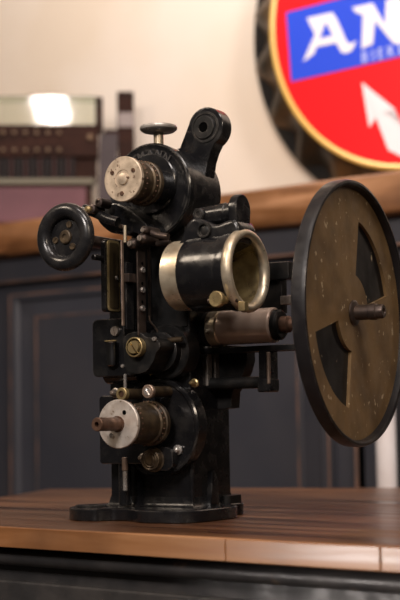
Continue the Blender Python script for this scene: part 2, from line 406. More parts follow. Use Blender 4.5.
# lower sprocket with silver flange and brown shaft
ls = A(118.5, 424, -.122)
lsd = sprocket(ls, .0215, .0235, -.122, -.064, 'lower_sprocket', 'drum')
b = ringp((ls.x, -.122, ls.z), 'Y', .0238, .0060, -.001, .0030, .0006, 56)
fl_ = lab(obj('sprocket_flange', b, 'disc_clean', lsd), 'pale nickel flange disc')
for an in (55, 235):
    c_ = Vector((ls.x + .0135 * math.cos(R_(an)), -.1231, ls.z + .0135 * math.sin(R_(an))))
    if an < 90: obj('flange_hole', lathe(NB(), c_, Yn, [(0, .0003), (.0019, .0003), (.0023, 0), (0, -.0004)], 20), 'dark', lsd)
    else: obj('flange_screw', screw_bm(c_ + Vector((0, .0003, 0)), Yn, .0024, .0012, 40), 'chrome', lsd)
b = NB()
lathe(b, (ls.x, 0, ls.z), 'Y', [(0, -.152), (.0026, -.152), (.0026, -.158), (.0060, -.158), (.0066, -.1572), (.0066, -.1245), (.0078, -.1245), (.0078, -.121), (0, -.121)], 32)
lab(obj('sprocket_shaft', b, 'rust', lsd), 'brown hollow shaft end')

# ---- bolts and idlers round the lower sprocket
def knob(px, py, y, r, h, m='steel', name='screw', ang=30, dome=False, parent=P):
    c_ = A(px, py, y - h)
    if dome:
        b_ = lathe(NB(), (c_.x, y, c_.z), Yn, [(r * 1.5, 0), (r * 1.5, h * .25), (r * 1.1, h * .3), (r, h * .6), (r * .75, h * .88), (r * .35, h), (0, h)], 28)
    else: b_ = screw_bm((c_.x, y, c_.z), Yn, r, h, ang)
    return obj(name, b_, m, parent)
# roller pair over the sprocket
for px, py, L_ in ((122.5, 394, .030), (148.5, 391.5, .026)):
    c_ = A(px, py, -.060 - L_)
    b = NB(); cyl(b, (c_.x, -.060 - L_, c_.z), (c_.x, -.045, c_.z), .0055, 24)
    ro = obj('idler_roller', b, 'drum', P)
    if px < 130:
        lathe_b = ringp((c_.x, -.060 - L_ - .0005, c_.z), 'Y', .0064, .0035, -.002, .004, .0005, 28)
        obj('roller_rim', lathe_b, 'brass', ro)
        obj('roller_cap', cyl(NB(), (c_.x, -.060 - L_ - .001, c_.z), (c_.x, -.060 - L_ + .004, c_.z), .0034), 'rust', ro)
    else:
        obj('roller_rim', ringp((c_.x, -.060 - L_, c_.z), 'Y', .0068, .0040, -.002, .003, .0006, 28), 'bronze', ro)
        obj('roller_screw', screw_bm((c_.x, -.060 - L_ + .001, c_.z), Yn, .0042, .0035, 75), 'chrome', ro)
knob(111, 393, -.060, .0035, .010, 'steel', 'pin', dome=True)
knob(160, 392, -.052, .0020, .010, 'steel', 'pin', dome=True)
knob(139, 458, -.062, .0030, .008, 'steel', 'pin', dome=True)
knob(175, 450, -.0515, .0034, .006, 'chrome', 'cover_bolt', dome=True)
c_ = A(149.5, 460, -.070)
b = lathe(NB(), (c_.x, -.061, c_.z), Yn, [(.0125, 0), (.0125, .0015), (.0108, .002), (.0108, .008), (.0098, .009), (.0085, .0082), (.0072, .0092), (.006, .0084), (.0045, .0095), (0, .0088)], 36)
obj('adjusting_knob', b, 'drum', P)
# oil tube under the sprocket plate
c_ = A(124, 460, -.060)
b = NB(); cyl(b, (c_.x - .006, -.050, .014), (c_.x - .006, -.050, c_.z), .0065)
obj('oil_pipe', b, 'enamel', P)
t0 = A(125, 461, -.060); t1 = A(125, 491, -.060)
obj('drain_pin', cyl(NB(), (t0.x, -.060, t0.z + .004), (t0.x, -.060, t1.z), .0024), 'chrome', P)
obj('drain_collar', cyl(NB(), (t0.x, -.060, t0.z + .004), (t0.x, -.060, t0.z - .010), .0032), 'bronze', P)
t0 = A(150, 485, -.040)
knob(190, 383, -.040, .0030, .010, 'brass', 'grease_nipple', dome=True)

# ---- gate block (left) with screw and chrome cylinder
g0 = A(92, 320, -.070); g1 = A(127, 376, -.070)
b = prism(NB(), rrect(g0.x, g1.z, g1.x + .012, g0.z, .006), 'XZ', -.070, -.036, .0015, 3)
obj('gate_block', b, 'enamel', P)
knob(114, 331, -.070, .0050, .004, 'steel', 'screw', 55)
h0 = A(106, 342, -.074); h1 = A(117, 366, -.074)
b = NB(); cyl(b, ((h0.x + h1.x) / 2, -.071, h1.z), ((h0.x + h1.x) / 2, -.071, h0.z), .0068, 28, .001)
obj('film_guide_cylinder', b, 'dark_chrome', P)
b = NB(); box(b, (h0.x - .003, -.0725, h0.z + .0005), (h1.x - .002, -.068, h0.z + .0018), .0003)
obj('scraper_strip', b, 'brass', P)
b = NB(); lathe(b, ((g0.x + g1.x) / 2 + .006, -.055, g1.z + .004), 'X', [(0, -.019), (.010, -.019), (.011, -.018), (.011, .022), (.010, .023), (0, .023)], 28)
obj('gate_roller', b, 'enamel', P)
t0 = A(123.5, 378, -.075); t1 = A(123.5, 390, -.075)
obj('gate_pin', cyl(NB(), (t0.x, -.072, t0.z + .004), (t0.x, -.072, t1.z), .0018), 'chrome', P)

# ---- swan-neck casting with big screw below the film track
c0 = A(132.5, 347, -.098)
cast = [A(*p, -.088) for p in ((124, 337), (133, 332), (141, 333), (146, 337), (153, 338), (158, 341), (160, 347), (156, 353), (153, 362), (146, 371), (136, 374), (127, 372), (124, 366), (124, 358), (123, 348))]
b = prism(NB(), smooth_poly([(v.x, v.z) for v in cast], 4), 'XZ', -.088, -.045, .0012)
obj('gate_casting', b, 'enamel_dull', P)
obj('adjuster_ring', ringp((c0.x, -.098, c0.z), 'Y', .0100, .0086, .002, .010, .0006), 'brass', P)
obj('adjuster_screw', screw_bm((c0.x, -.090, c0.z), Yn, .0068, .0075, 80, .12), 'brass', P)
v = A(122, 366, -.088); obj('screw', screw_bm((v.x + .001, -.088, v.z), Yn, .0018, .0015), 'chrome', P)
v = A(155, 339, -.088); obj('screw', screw_bm((v.x, -.088, v.z), Yn, .0022, .0025), 'chrome', P)
# drum behind it
c0 = A(166, 352, -.050)
b = lathe(NB(), (c0.x, 0, c0.z), 'Y', [(0, -.062), (.018, -.062), (.020, -.061), (.020, -.052), (.0265, -.052), (.028, -.0505), (.028, -.03), (0, -.03)], 48)
obj('intermittent_housing', b, 'enamel_dull', P)
sp = [A(*p, -.066) for p in ((165, 347), (163, 358), (157, 368), (150, 375))]
obj('curved_strip', tube(NB(), sp, .0010), 'brass', P)
v = A(166, 340, -.066); w_ = A(180, 339, -.066)
obj('lever_pin', cyl(NB(), (v.x, -.062, v.z), (w_.x, -.062, w_.z), .0028), 'drum', P)

# ---- film track (gate): plate, rails, screws
xg = .020
def vplate(name, pxl, pyt, pxr, pyb, x, th, m, rad=.002, w=.0006):
    a_ = B(pxl, pyt, x); c_ = B(pxr, pyb, x)
    o_ = prism(NB(), rrect(a_.y, c_.z, c_.y, a_.z, rad), 'YZ', x - th, x, w)
    return obj(name, o_, m, P)
# open gate door plate: black backing with a brass face
vplate('gate_door', 104.5, 239, 121, 313, .004, .0050, 'enamel', .004)
vplate('gate_door_face', 107.5, 239.5, 121, 312, .0052, .0012, 'brass', .004)
vplate('gate_door_panel', 109.3, 242, 119.3, 309.5, .0056, .0010, 'brass_dark', .003)
v = B(116.5, 278, .0056); obj('gate_door_screw', screw_bm((.0050, v.y, v.z), 'X', .0022, .0016), 'chrome', P)
vplate('gate_back_plate', 123, 240, 156, 338, .016, .0015, 'enamel_dull', .002)
vplate('brass_runner', 121.5, 241, 124.8, 326, .024, .0015, 'bronze', .0008)
vplate('dark_runner', 126, 262, 134, 330, .026, .002, 'enamel', .001)
vplate('screw_rail', 137.5, 243, 146.5, 336, .034, .002, 'dark_steel', .001)
vplate('edge_runner', 148.5, 245, 151.5, 318, .030, .002, 'dark_steel', .0006)
for py in (270, 290, 308.5):
    v = B(142.3, py, .034); obj('rail_screw', screw_bm((.0338, v.y, v.z), 'X', .0030, .0022, 20 + py), 'chrome', P)
    v = B(142.3, py - 6.5, .0341); obj('rail_hole', lathe(NB(), v, 'X', [(0, .0002), (.0016, .0002), (.0018, -.0005), (0, -.0006)], 16), 'dark', P)
# side lug on the dark runner
vplate('runner_lug', 129, 273, 138, 283, .031, .006, 'dark_steel', .0008)
# spring strip curling at the foot of the track
st = [B(*p, .031) for p in ((148.8, 316), (150.5, 322), (155.5, 328), (158.5, 334), (158, 340), (154.5, 343))]
obj('spring_strip', tube(NB(), st, .0010), 'bronze', P)
# pivot joints at the head of the track
for px, py, r_ in ((130, 243.5, .0058), (140, 238, .0060), (143, 230, .0045)):
    v = A(px, py, -.100)
    b = lathe(NB(), (v.x, -.085, v.z), Yn, [(0, -.010), (r_, -.010), (r_, .010), (r_ * .85, .0125), (r_ * .5, .0145), (0, .015)], 26)
    obj('pivot_screw', b, 'dark_steel', P)
    obj('pivot_slot_screw', screw_bm((v.x, -.0985, v.z), Yn, r_ * .5, .0030, 40), 'steel', P)
tb = [A(*p, -.09) for p in ((143, 229), (150, 232), (157, 235), (168, 237))]
obj('release_lever', tube(NB(), tb, .0036), 'dark_steel', P)
tb = [A(*p, -.08) for p in ((157, 244), (165, 243), (170, 243))]
obj('release_lever', tube(NB(), tb, .0030), 'dark_steel', P)
t0 = A(125, 231, -.09); t1 = A(125, 243, -.09)
obj('guide_pin', cyl(NB(), (t0.x, -.09, t0.z + .006), (t0.x, -.09, t1.z), .0019), 'nickel', P)

# ---- head drum with embossed cover
hc = A(149, 191, -.056)
b = lathe(NB(), (hc.x, 0, hc.z), 'Y', [(0, -.0535), (.0425, -.0535), (.0465, -.0555), (.0485, -.0555), (.0500, -.054), (.0500, -.046), (.0490, -.045), (.0490, .006), (.047, .008), (0, .008)], 72)
head = obj('head_housing', b, 'enamel', P)
# worn rim line
obj('cover_rim', ringp((hc.x, 0, hc.z), 'Y', .0490, .0478, -.0562, -.0550, .0003, 72), 'enamel_dull', P)
# inner arched step round the sprocket
sc = A(150, 184, -.056)
b = lathe(NB(), (sc.x, 0, sc.z), 'Y', [(0, -.0575), (.0305, -.0575), (.0315, -.0565), (.0315, -.050), (0, -.050)], 56)
obj('sprocket_boss', b, 'enamel', P)
# embossed letters
def text_bm(s, size, extrude, off=.012):
    cu = bpy.data.curves.new('t', 'FONT'); cu.body = s; cu.size = size; cu.extrude = extrude; cu.align_x = 'CENTER'; cu.align_y = 'CENTER'; cu.offset = size * off
    o_ = bpy.data.objects.new('t', cu); C.objects.link(o_)
    dg = bpy.context.evaluated_depsgraph_get(); me = bpy.data.meshes.new_from_object(o_.evaluated_get(dg))
    b_ = bmesh.new(); b_.from_mesh(me); bpy.data.objects.remove(o_); bpy.data.meshes.remove(me); bpy.data.curves.remove(cu); return b_
word = 'ERNEMANN'
for i, ch in enumerate(word):
    an = R_(57 + (len(word) - 1 - i) * 16.2)
    t = text_bm(ch, .0118, .0008)
    c_ = Vector((hc.x + .0385 * math.cos(an), -.0540, hc.z + .0385 * math.sin(an)))
    rad = Vector((math.cos(an), 0, math.sin(an))); tan = Vector((math.sin(an), 0, -math.cos(an)))
    for v in t.verts: v.co = c_ + tan * v.co.x + rad * v.co.y + Vector(Yn) * v.co.z
    obj('embossed_letter', t, 'letter', head)
# carrying lug
lg = A(204.5, 127, -.022)
def tangent_hull(c1, r1, c2, r2, n=20):
    d = math.atan2(c2[1] - c1[1], c2[0] - c1[0]); L_ = math.hypot(c2[0] - c1[0], c2[1] - c1[1]); k = math.degrees(math.acos((r1 - r2) / L_)); dd = math.degrees(d)
    return arc(*c1, r1, dd + k, dd + 360 - k, n) + arc(*c2, r2, dd - k, dd + k, n)
lugc = (lg.x, lg.z)
outl = arc(lugc[0], lugc[1], .0212, -60, 165, 24) + [(lugc[0] - .032, lugc[1] - .018), (hc.x + .004, hc.z + .047), (hc.x - .004, hc.z + .02), (hc.x + .046, hc.z + .012), (lugc[0] + .002, lugc[1] - .036), (lugc[0] + .006, lugc[1] - .026)]
obj('lug_arm', prism(NB(), outl, 'XZ', -.0205, -.002, .0015, 3), 'enamel', P)
obj('lug_ring', ringp((lg.x, 0, lg.z), 'Y', .0165, .0145, -.0214, -.018, .0004), 'enamel_dull', P)
obj('lug_bush', ringp((lg.x - .0015, 0, lg.z), 'Y', .0125, .0056, -.0222, -.018, .0008), 'enamel_dull', P)
obj('lug_hole', lathe(NB(), (lg.x - .0015, -.0207, lg.z), Yn, [(0, .0003), (.0055, .0003), (.0055, 0), (0, 0)], 24), 'dark', P)
v = A(196, 134, -.022); obj('lug_screw', screw_bm((v.x, -.0200, v.z), Yn, .0026, .0014, 20), 'dark_steel', P)
# upper sprocket
us = A(123.5, 179, -.122)
b = lathe(NB(), (us.x, -.09, us.z), 'Y', [(0, 0), (.0165, 0), (.0180, .002), (.0180, .040), (0, .040)], 44); obj('sprocket_bearing', b, 'enamel', P)
usd = sprocket(us, .0215, .0222, -.122, -.084, 'upper_sprocket', 'drum')
b = lathe(NB(), (us.x, -.122, us.z), Yn, [(.0222, -.0035), (.0226, -.003), (.0226, .0006), (.0220, .0012), (.0092, .0012), (.0088, .0005), (.0062, .0005), (.0056, .0024), (.003, .0030), (0, .003)], 56)
lab(obj('sprocket_flange', b, 'disc', usd), 'stained nickel flange disc')
for an in (30, 150, 265):
    obj('flange_screw', screw_bm((us.x + .0145 * math.cos(R_(an)), -.1228, us.z + .0145 * math.sin(R_(an))), Yn, .0023, .0014, an), 'rust', usd)
# thumb knob on top
kc = A(158.5, 131, -.048)
b = lathe(NB(), (kc.x, -.048, kc.z), 'Z', [(0, -.0025), (.010, -.0025), (.0165, -.001), (.0192, .0012), (.0196, .003), (.0188, .0048), (.0165, .0056), (.008, .0068), (0, .0072)], 44)
tk = lab(obj('thumb_knob', b, 'cap_steel', P), 'worn steel mushroom knob')
obj('knob_stem', cyl(NB(), (kc.x, -.048, hc.z + .047), (kc.x, -.048, kc.z - .001), .0052), 'nickel', tk)

# ---- hand wheel
hy = -.155
hw = A(65.5, 237, hy)
b = NB()
prof = [(.0262 + .0075 * math.cos(R_(a_)), .0068 * math.sin(R_(a_))) for a_ in range(0, 360, 20)]
lathe(b, (hw.x, hy, hw.z), 'Y', prof, 56, closed=True)
wheel = obj('hand_wheel', b, 'rubber', P)
b = lathe(NB(), (hw.x, hy, hw.z), 'Y', [(0, .001), (.0170, .001), (.0205, .0025), (.0215, .0000), (.0225, .003), (.0225, .006), (0, .007)], 48)
obj('wheel_web', b, 'rubber', wheel)
b = lathe(NB(), (hw.x, hy, hw.z), Yn, [(.0072, -.001), (.0068, .0010), (.0058, .0018), (.0030, .0018), (.0028, .0008), (0, .0008)], 30)
obj('wheel_hub', b, 'drum', wheel)
for an in (60, 180, 300):
    obj('wheel_bolt', screw_bm((hw.x + .0128 * math.cos(R_(an + 10)), hy + .001, hw.z + .0128 * math.sin(R_(an + 10))), Yn, .0034, .0016, an), 'drum', wheel)
obj('hand_wheel_shaft', cyl(NB(), (hw.x, hy + .003, hw.z), (hw.x, -.02, hw.z), .0062), 'dark_steel', P)
# second rod below, link arm above
v = A(93, 257, -.120); obj('brake_rod', cyl(NB(), (v.x, -.120, v.z), (v.x, -.03, v.z), .0030), 'enamel', P)
lk = [A(*p, -.10) for p in ((84, 209), (96, 213), (108, 219), (118, 222))]
b = NB(); tube(b, lk, .0052); obj('link_arm', b, 'enamel', P)
for px, py in ((90, 208.5), (97, 202)):
    v = A(px, py, -.113); b = lathe(NB(), (v.x, -.100, v.z), Yn, [(0, -.006), (.0050, -.006), (.0050, .008), (.0042, .0105), (.0024, .011), (.002, .0095), (0, .0095)], 24)
    obj('link_bush', b, 'dark_steel', P)
v = A(85.5, 209, -.115); obj('link_cap', lathe(NB(), (v.x, -.106, v.z), Yn, [(0, -.004), (.0030, -.004), (.0036, .0), (.0036, .006), (.002, .008), (0, .008)], 20), 'brass', P)
blk = [A(*p, -.075) for p in ((103, 214), (112, 206), (124, 205), (140, 214), (152, 226), (150, 236), (138, 233), (126, 232), (118, 234), (110, 229), (104, 222))]
b = prism(NB(), smooth_poly([(v.x, v.z) for v in blk], 4), 'XZ', -.085, -.040, .0015); obj('link_bracket', b, 'enamel', P)
v = A(119, 226, -.09); obj('screw', screw_bm((v.x, -.0845, v.z), Yn, .0022, .003), 'bronze', P)

# ---- lens mount (axis X)
ly = -.085; lz = .2418; xf = .158
b = NB()
lathe(b, (0, ly, lz), 'X', [(.0325, .0985), (.0355, .0985), (.0368, .101), (.0372, .110), (.0372, .140), (.0385, .144), (.0385, .151), (.0335, .151), (.0335, .106), (.030, .104), (.030, .0985)], 72, closed=True)
lens = obj('lens_barrel', b, 'enamel', P)
lab(obj('rear_ring', ringp((0, ly, lz), 'X', .0345, .0280, .0785, .0990, .0010, 64), 'nickel', lens), 'silver ring behind the lens barrel')
pr = [(.0360 + .0046 * math.cos(R_(a_)), .1560 + .0058 * math.sin(R_(a_))) for a_ in range(0, 360, 24)]
lab(obj('front_ring', lathe(NB(), (0, ly, lz), 'X', pr, 72, closed=True), 'nickel', lens), 'brass coloured front rim')
obj('inner_sleeve', lathe(NB(), (0, ly, lz), 'X', [(.0334, .152), (.0325, .152), (.0318, .130), (.0300, .105), (.0305, .105), (.0334, .130)], 64, closed=True), 'brass', lens)
obj('lens_element', lathe(NB(), (0, ly, lz), 'X', [(0, .112), (.014, .1105), (.026, .107), (.0305, .105), (.0305, .099), (0, .097)], 48), 'lens', lens)
obj('aperture_plate', lathe(NB(), (0, ly, lz), 'X', [(.0305, .086), (0, .086), (0, .084), (.0305, .084)], 48), 'dark', lens)
# mount web rising from barrel to the hinge
web = [A(*p, -.085) for p in ((186, 250), (190, 240), (195, 226), (203, 219), (214, 222), (224, 226), (236, 222), (244, 222), (248, 232), (240, 246), (200, 262))]
b = prism(NB(), smooth_poly([(v.x, v.z) for v in web], 4), 'XZ', -.102, -.068, .005, 4)
obj('mount_web', b, 'enamel', P)
h0 = A(197, 215, -.096); h1 = A(240, 211, -.096)
b = lathe(NB(), (h0.x - .008, -.085, h0.z), 'X', [(0, 0), (.0065, 0), (.0085, .002), (.0095, .02), (.0108, .034), (.0108, .036), (.0100, .037), (.0100, .039), (.0108, .040), (.0108, .046), (.0112, .048), (.0112, .052), (0, .052)], 36)
obj('hinge_cylinder', b, 'enamel', P)
v = A(197.5, 214, -.098); b = lathe(NB(), (v.x, -.090, v.z), Yn, [(.0060, 0), (.0060, .006), (.0048, .0072), (.003, .0072), (.0026, .006), (0, .006)], 26); obj('hinge_pin', b, 'enamel_dull', P)
v = A(202.5, 230, -.106)
b = lathe(NB(), (v.x, -.098, v.z), Yn, [(.0080, 0), (.0080, .0055), (.0072, .0068), (.0058, .0068), (.0050, .0045), (.0042, .0050), (0, .0058)], 32); obj('clamp_bolt', b, 'enamel_dull', P)
ear_c = B(243.5, 212, .156)
ear = [(ear_c.y + .0145 * math.cos(R_(a_)), ear_c.z + .002 + .0155 * math.sin(R_(a_))) for a_ in range(-20, 201, 10)] + [(ear_c.y - .012, ear_c.z - .020), (ear_c.y - .013, ear_c.z - .030), (ear_c.y + .013, ear_c.z - .030), (ear_c.y + .012, ear_c.z - .018)]
obj('clamp_ear', prism(NB(), ear, 'YZ', .147, .156, .0018, 3), 'enamel', P)
b = NB(); box(b, (.060, -.085, lz - .016), (.120, -.030, lz + .016), .003); obj('lens_bracket', b, 'enamel_dull', P)
v = A(215.5, 299, -.130)
b = NB(); lathe(b, (v.x, -.113, v.z), Yn, [(0, 0), (.0040, 0), (.0040, .010), (.0072, .011), (.0076, .012), (.0076, .0165), (.0068, .0175), (0, .0170)], 30)
ts = obj('focus_thumbscrew', b, 'brass', P)
v0 = A(222, 301, -.10); v1 = A(243, 306, -.10)
obj('focus_rod', cyl(NB(), (v0.x - .01, -.108, v0.z), (v1.x, -.108, v0.z), .0032), 'dark_steel', P)
v = A(243, 307, -.108); b = NB(); box(b, (v.x - .003, -.112, v.z - .004), (v.x + .004, -.104, v.z + .005)); obj('focus_stop', b, 'brass', P)

# ---- shaft housing and flywheel (axis X)
sy = 0.0; sz = .1945
b = NB()
cyl(b, (.030, sy, sz), (.067, sy, sz), .0175, 40); shaft_block = obj('shaft_bearing', b, 'enamel_dull', P)
b = ringp((0, sy, sz), 'X', .0192, .008, .0660, .0790, .0012, 48); obj('shaft_collar', b, 'nickel', P)
v = A(203, 331, -.01)
b = NB(); lathe(b, (0, sy, sz), 'X', [(0, .0780), (.0170, .0780), (.0180, .0795), (.0180, .139), (.0168, .1405), (.0150, .1405), (.0150, .1425), (0, .1425)], 56)
lab(obj('shaft_housing', b, 'turned', P), 'bronze toned steel barrel')
b = NB(); lathe(b, (0, sy, sz), 'X', [(0, .141), (.0155, .141), (.0155, .146), (.0135, .148), (0, .148)], 40); obj('shaft_end_cap', b, 'enamel_dull', P)
b = NB(); lathe(b, (0, sy, sz), 'X', [(0, .146), (.0085, .146), (.0085, .156), (.0060, .158), (.0060, .167), (.0045, .168), (.0045, .2225), (0, .2225)], 6 * 4); obj('flywheel_shaft', b, 'rust', P)
# flywheel on its own slightly turned hub
FWX = .2250; FW = (FWX, sy, .2020)
ft = R_(3.2); FA = Vector((math.cos(ft), math.sin(ft), 0))      # its axis
FBv = Vector((-math.sin(ft), math.cos(ft), 0)); FZ = Vector((0, 0, 1))
def fw(u, v, h): return Vector(FW) + FBv * u + FZ * v + FA * h
RO = .1305
b = lathe(NB(), FW, FA, [(RO - .0065, -.003), (RO - .002, -.0045), (RO, -.003), (RO + .0004, .006), (RO - .0008, .0098), (RO - .0030, .0102), (RO - .0050, .0088), (RO - .0062, .004), (RO - .0062, -.002)], 120, closed=True)
fly = lab(obj('flywheel_rim', b, 'flyrim', P), 'broad black flywheel rim')
b = lathe(NB(), FW, FA, [(.006, -.004), (RO - .004, -.004), (RO - .004, -.001), (.006, -.001)], 96, closed=True)
obj('flywheel_back_plate', b, 'flyback', fly)
# brown face with two sector openings
def sector_disc(b_, R, r_in, openings, h0, h1, n=180):
    outer = []; 
    def inside(a_):
        for s, e in openings:
            if (a_ - s) % 360 <= (e - s) % 360 + 1e-6: return True
        return False
    top = {}
    rs = [r_in, .038, .0385, .0945, .095, R]
    for h in (h0, h1):
        for i in range(n):
            a_ = 360 * i / n
            for k, r in enumerate(rs):
                p = fw(r * math.cos(R_(a_)), r * math.sin(R_(a_)), h); top[(h, i, k)] = b_.verts.new(p)
    for i in range(n):
        j = (i + 1) % n; mid = 360 * (i + .5) / n
        for k in range(len(rs) - 1):
            if k in (1, 2, 3) and inside(mid) and k == 2: continue
            b_.faces.new([top[(h1, i, k)], top[(h1, j, k)], top[(h1, j, k + 1)], top[(h1, i, k + 1)]])
    # walls of the openings
    for i in range(n):
        j = (i + 1) % n; mid = 360 * (i + .5) / n
        if inside(mid):
            for k in (2, 3): b_.faces.new([top[(h0, i, k)], top[(h0, j, k)], top[(h1, j, k)], top[(h1, i, k)]])
            pm = 360 * (i - .5) / n; nm = 360 * (i + 1.5) / n
            if not inside(pm): b_.faces.new([top[(h0, i, 2)], top[(h0, i, 3)], top[(h1, i, 3)], top[(h1, i, 2)]])
            if not inside(nm): b_.faces.new([top[(h0, j, 2)], top[(h0, j, 3)], top[(h1, j, 3)], top[(h1, j, 2)]])
    for v in [v for v in b_.verts if not v.link_faces]: b_.verts.remove(v)
    return b_
b = sector_disc(NB(), RO - .0055, .010, [(14, 78), (194, 260)], -.0015, .0025)
obj('flywheel_face', b, 'flydisc', fly)
b = lathe(NB(), FW, FA, [(.004, .0030), (.0125, .0030), (.0125, .0045), (.0105, .0060), (.0075, .0062), (.0075, .0200), (.0080, .0205), (.0080, .0270), (.0070, .0280), (.0070, .0330), (.0060, .0345), (.0034, .0345), (.003, .0325), (0, .0325)], 36)
obj('flywheel_hub', b, 'dark_steel', fly)

# ---- under-frame below the shaft
v = A(300, 346, .0)
b = NB(); box(b, (.055, -.008, sz - .0265), (.185, .012, sz - .0205), .001); obj('under_plate', b, 'enamel_dull', P)
b0 = A(262, 350, .0); b1 = A(275, 392, .0)
b = NB(); box(b, (b0.x, -.008, b1.z + .002), (b1.x, .008, sz - .024), .0015); br = obj('drop_bracket', b, 'enamel', P)
b = NB(); box(b, (b0.x - .0015, -.010, b1.z), (b1.x + .0005, .010, b1.z + .014), .003, 3); obj('bracket_foot', b, 'enamel', P)
v0 = A(268, 352, -.010); v1 = A(268, 384, -.010); obj('bracket_rod', cyl(NB(), (v0.x - .0005, -.0085, v0.z), (v0.x - .0005, -.0085, v1.z), .0021), 'bronze', P)
v = A(238, 383, .0); obj('cross_arm', cyl(NB(), (.050, 0, v.z), (b0.x + .002, 0, v.z), .0062), 'enamel_dull', P)
g = [A(*p, .016) for p in ((215, 345), (246, 346), (247, 360), (244, 372), (239, 382), (232, 392), (231, 408), (212, 410))]
obj('rear_bracket', prism(NB(), [(v.x, v.z) for v in g], 'XZ', .016, .034, .0012), 'enamel_dull', P)
for pxl, pxr in ((207.5, 212.5), (215, 220)):
    a_ = B(pxl, 346, cr + .003); c_ = B(pxr, 386, cr + .003); b = NB(); box(b, (cr - .001, a_.y, c_.z), (cr + .003, c_.y, a_.z)); obj('steel_strip', b, 'steel', P)
# frame arm behind the lens
v0 = A(272, 263, .02); v1 = A(291, 279, .02)
b = NB(); box(b, (.05, .015, v1.z), (v1.x, .03, v0.z), .0015); obj('frame_arm', b, 'enamel_dull', P)
v0 = A(272, 279, .02); v1 = A(283, 308, .02)
b = NB(); box(b, (v0.x - .02, .018, v1.z - .005), (v1.x, .03, v0.z + .004), .0015); obj('frame_post', b, 'enamel_dull', P)
v0 = A(283, 296, .015); v1 = A(292, 304, .015)
b = NB(); box(b, (v0.x - .002, .012, v1.z), (v1.x, .024, v0.z), .001); obj('frame_nut', b, 'steel', P)

# ================================================================== WORKTOP + CABINET
fl0 = on_z(0, 527, TT); fr0 = on_z(400, 547.5, TT); dF = (fr0 - fl0).normalized()
bk0 = on_z(50, 489, TT); bk1 = on_z(400, 487.5, TT); dB = (bk1 - bk0).normalized()
le = on_z(0, 497, TT); dL = (bk0 - le).normalized()
def isect(p, d, q, e):
    det = d.x * (-e.y) + e.x * d.y; t_ = ((q.x - p.x) * (-e.y) + e.x * (q.y - p.y)) / det; return p + d * t_
cFL = isect(fl0, dF, bk0, dL); cBL = bk0; cFR = fr0 + dF * .35; cBR = bk1 + dB * .30
TH = .0195
yawT = math.atan2(dF.y, dF.x)
WT = empty('worktop', (cFL.x, cFL.y, TT), yawT, 'thick brown wooden worktop carrying the film projector', 'worktop')
inv = Matrix.Rotation(-yawT, 3, 'Z')
q4 = [inv @ (p - cFL) for p in (cFL, cFR, cBR, cBL)]
EB = .010                                            # worn front lipping, its paler colour partly painted light
poly = [(q4[0].x, EB), (q4[1].x, EB), (q4[2].x, q4[2].y), (q4[3].x, q4[3].y)]
obj('board', prism(NB(), poly, 'XY', -TH, 0, .0012), 'top', WT, shift=False)
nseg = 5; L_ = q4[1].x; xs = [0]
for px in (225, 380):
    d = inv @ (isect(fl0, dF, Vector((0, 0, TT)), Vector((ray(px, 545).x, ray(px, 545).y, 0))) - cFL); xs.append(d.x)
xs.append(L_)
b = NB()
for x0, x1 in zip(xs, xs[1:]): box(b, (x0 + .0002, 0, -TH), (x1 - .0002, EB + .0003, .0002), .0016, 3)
lab(obj('front_lipping', b, 'edge', WT, shift=False), 'front edge of the worktop, paler from wear and painted light')

CB = empty('counter_cabinet', (cFL.x, cFL.y, 0), yawT, 'charcoal painted cabinet under the brown wooden worktop', 'cabinet')
zt = TT - TH
back_y = min(q4[2].y, q4[3].y) - .04
b = NB(); box(b, (.03, .026, .0), (L_ - .03, back_y, zt), .002); obj('body', b, 'cabinet', CB, shift=False)
b = NB(); lathe(b, (.02, .020, zt - .0105), 'X', [(0, 0), (.0075, 0), (.0085, .001), (.0085, L_ - .041), (.0075, L_ - .04), (0, L_ - .04)], 24)
obj('top_bead', b, 'cabinet', CB, shift=False)
b = NB()
box(b, (.03, .018, .10), (L_ - .03, .030, zt - .034), .004, 3)
obj('front_panel', b, 'cabinet', CB, shift=False)
b = NB(); box(b, (.05, .014, .13), (L_ * .48, .022, zt - .14), .004, 3); obj('door', b, 'cabinet', CB, shift=False)
b = NB(); box(b, (L_ * .50, .014, .13), (L_ - .05, .022, zt - .14), .004, 3); obj('door', b, 'cabinet', CB, shift=False)

# ================================================================== SIDEBOARD with wooden ledge
SB = empty('sideboard', SF, -FY, 'tall grey painted panelled sideboard with a rough wooden top behind the projector', 'sideboard')
ZL1 = S0.z + .0165; ZL0 = S0.z - .057
U0, U1 = -1.25, .95
b = NB()
t = bmesh.new()
# gently uneven front edge of the ledge
nx = 90; r0 = []
profl = [(.235, ZL0), (.012, ZL0), (.0, ZL0 + .010), (.0, ZL0 + .036), (.003, ZL1 - .005), (.009, ZL1), (.235, ZL1)]
for i in range(nx + 1):
    u = U0 + (U1 - U0) * i / nx; row = []
    for k, (y, z) in enumerate(profl):
        w_ = .0035 * math.sin(u * 9 + k) + .0025 * math.sin(u * 23 + 2 * k) if 1 <= k <= 4 else 0
        wz = .0015 * math.sin(u * 14 + k * .6) if 1 <= k <= 3 else 0
        row.append(b.verts.new((u, y + w_, z + wz)))
    r0.append(row)
for i in range(nx):
    for k in range(len(profl)): b.faces.new([r0[i][k], r0[i + 1][k], r0[i + 1][(k + 1) % 7], r0[i][(k + 1) % 7]])
b.faces.new(r0[0]); b.faces.new(r0[-1][::-1])
lab(obj('wooden_top', b, 'ledge', SB, shift=False, smooth=60), 'rough brown wooden top of the sideboard')
b = NB(); box(b, (U0 + .02, .040, .0), (U1 - .02, .225, ZL0), .002); obj('carcass', b, 'panel', SB, shift=False)
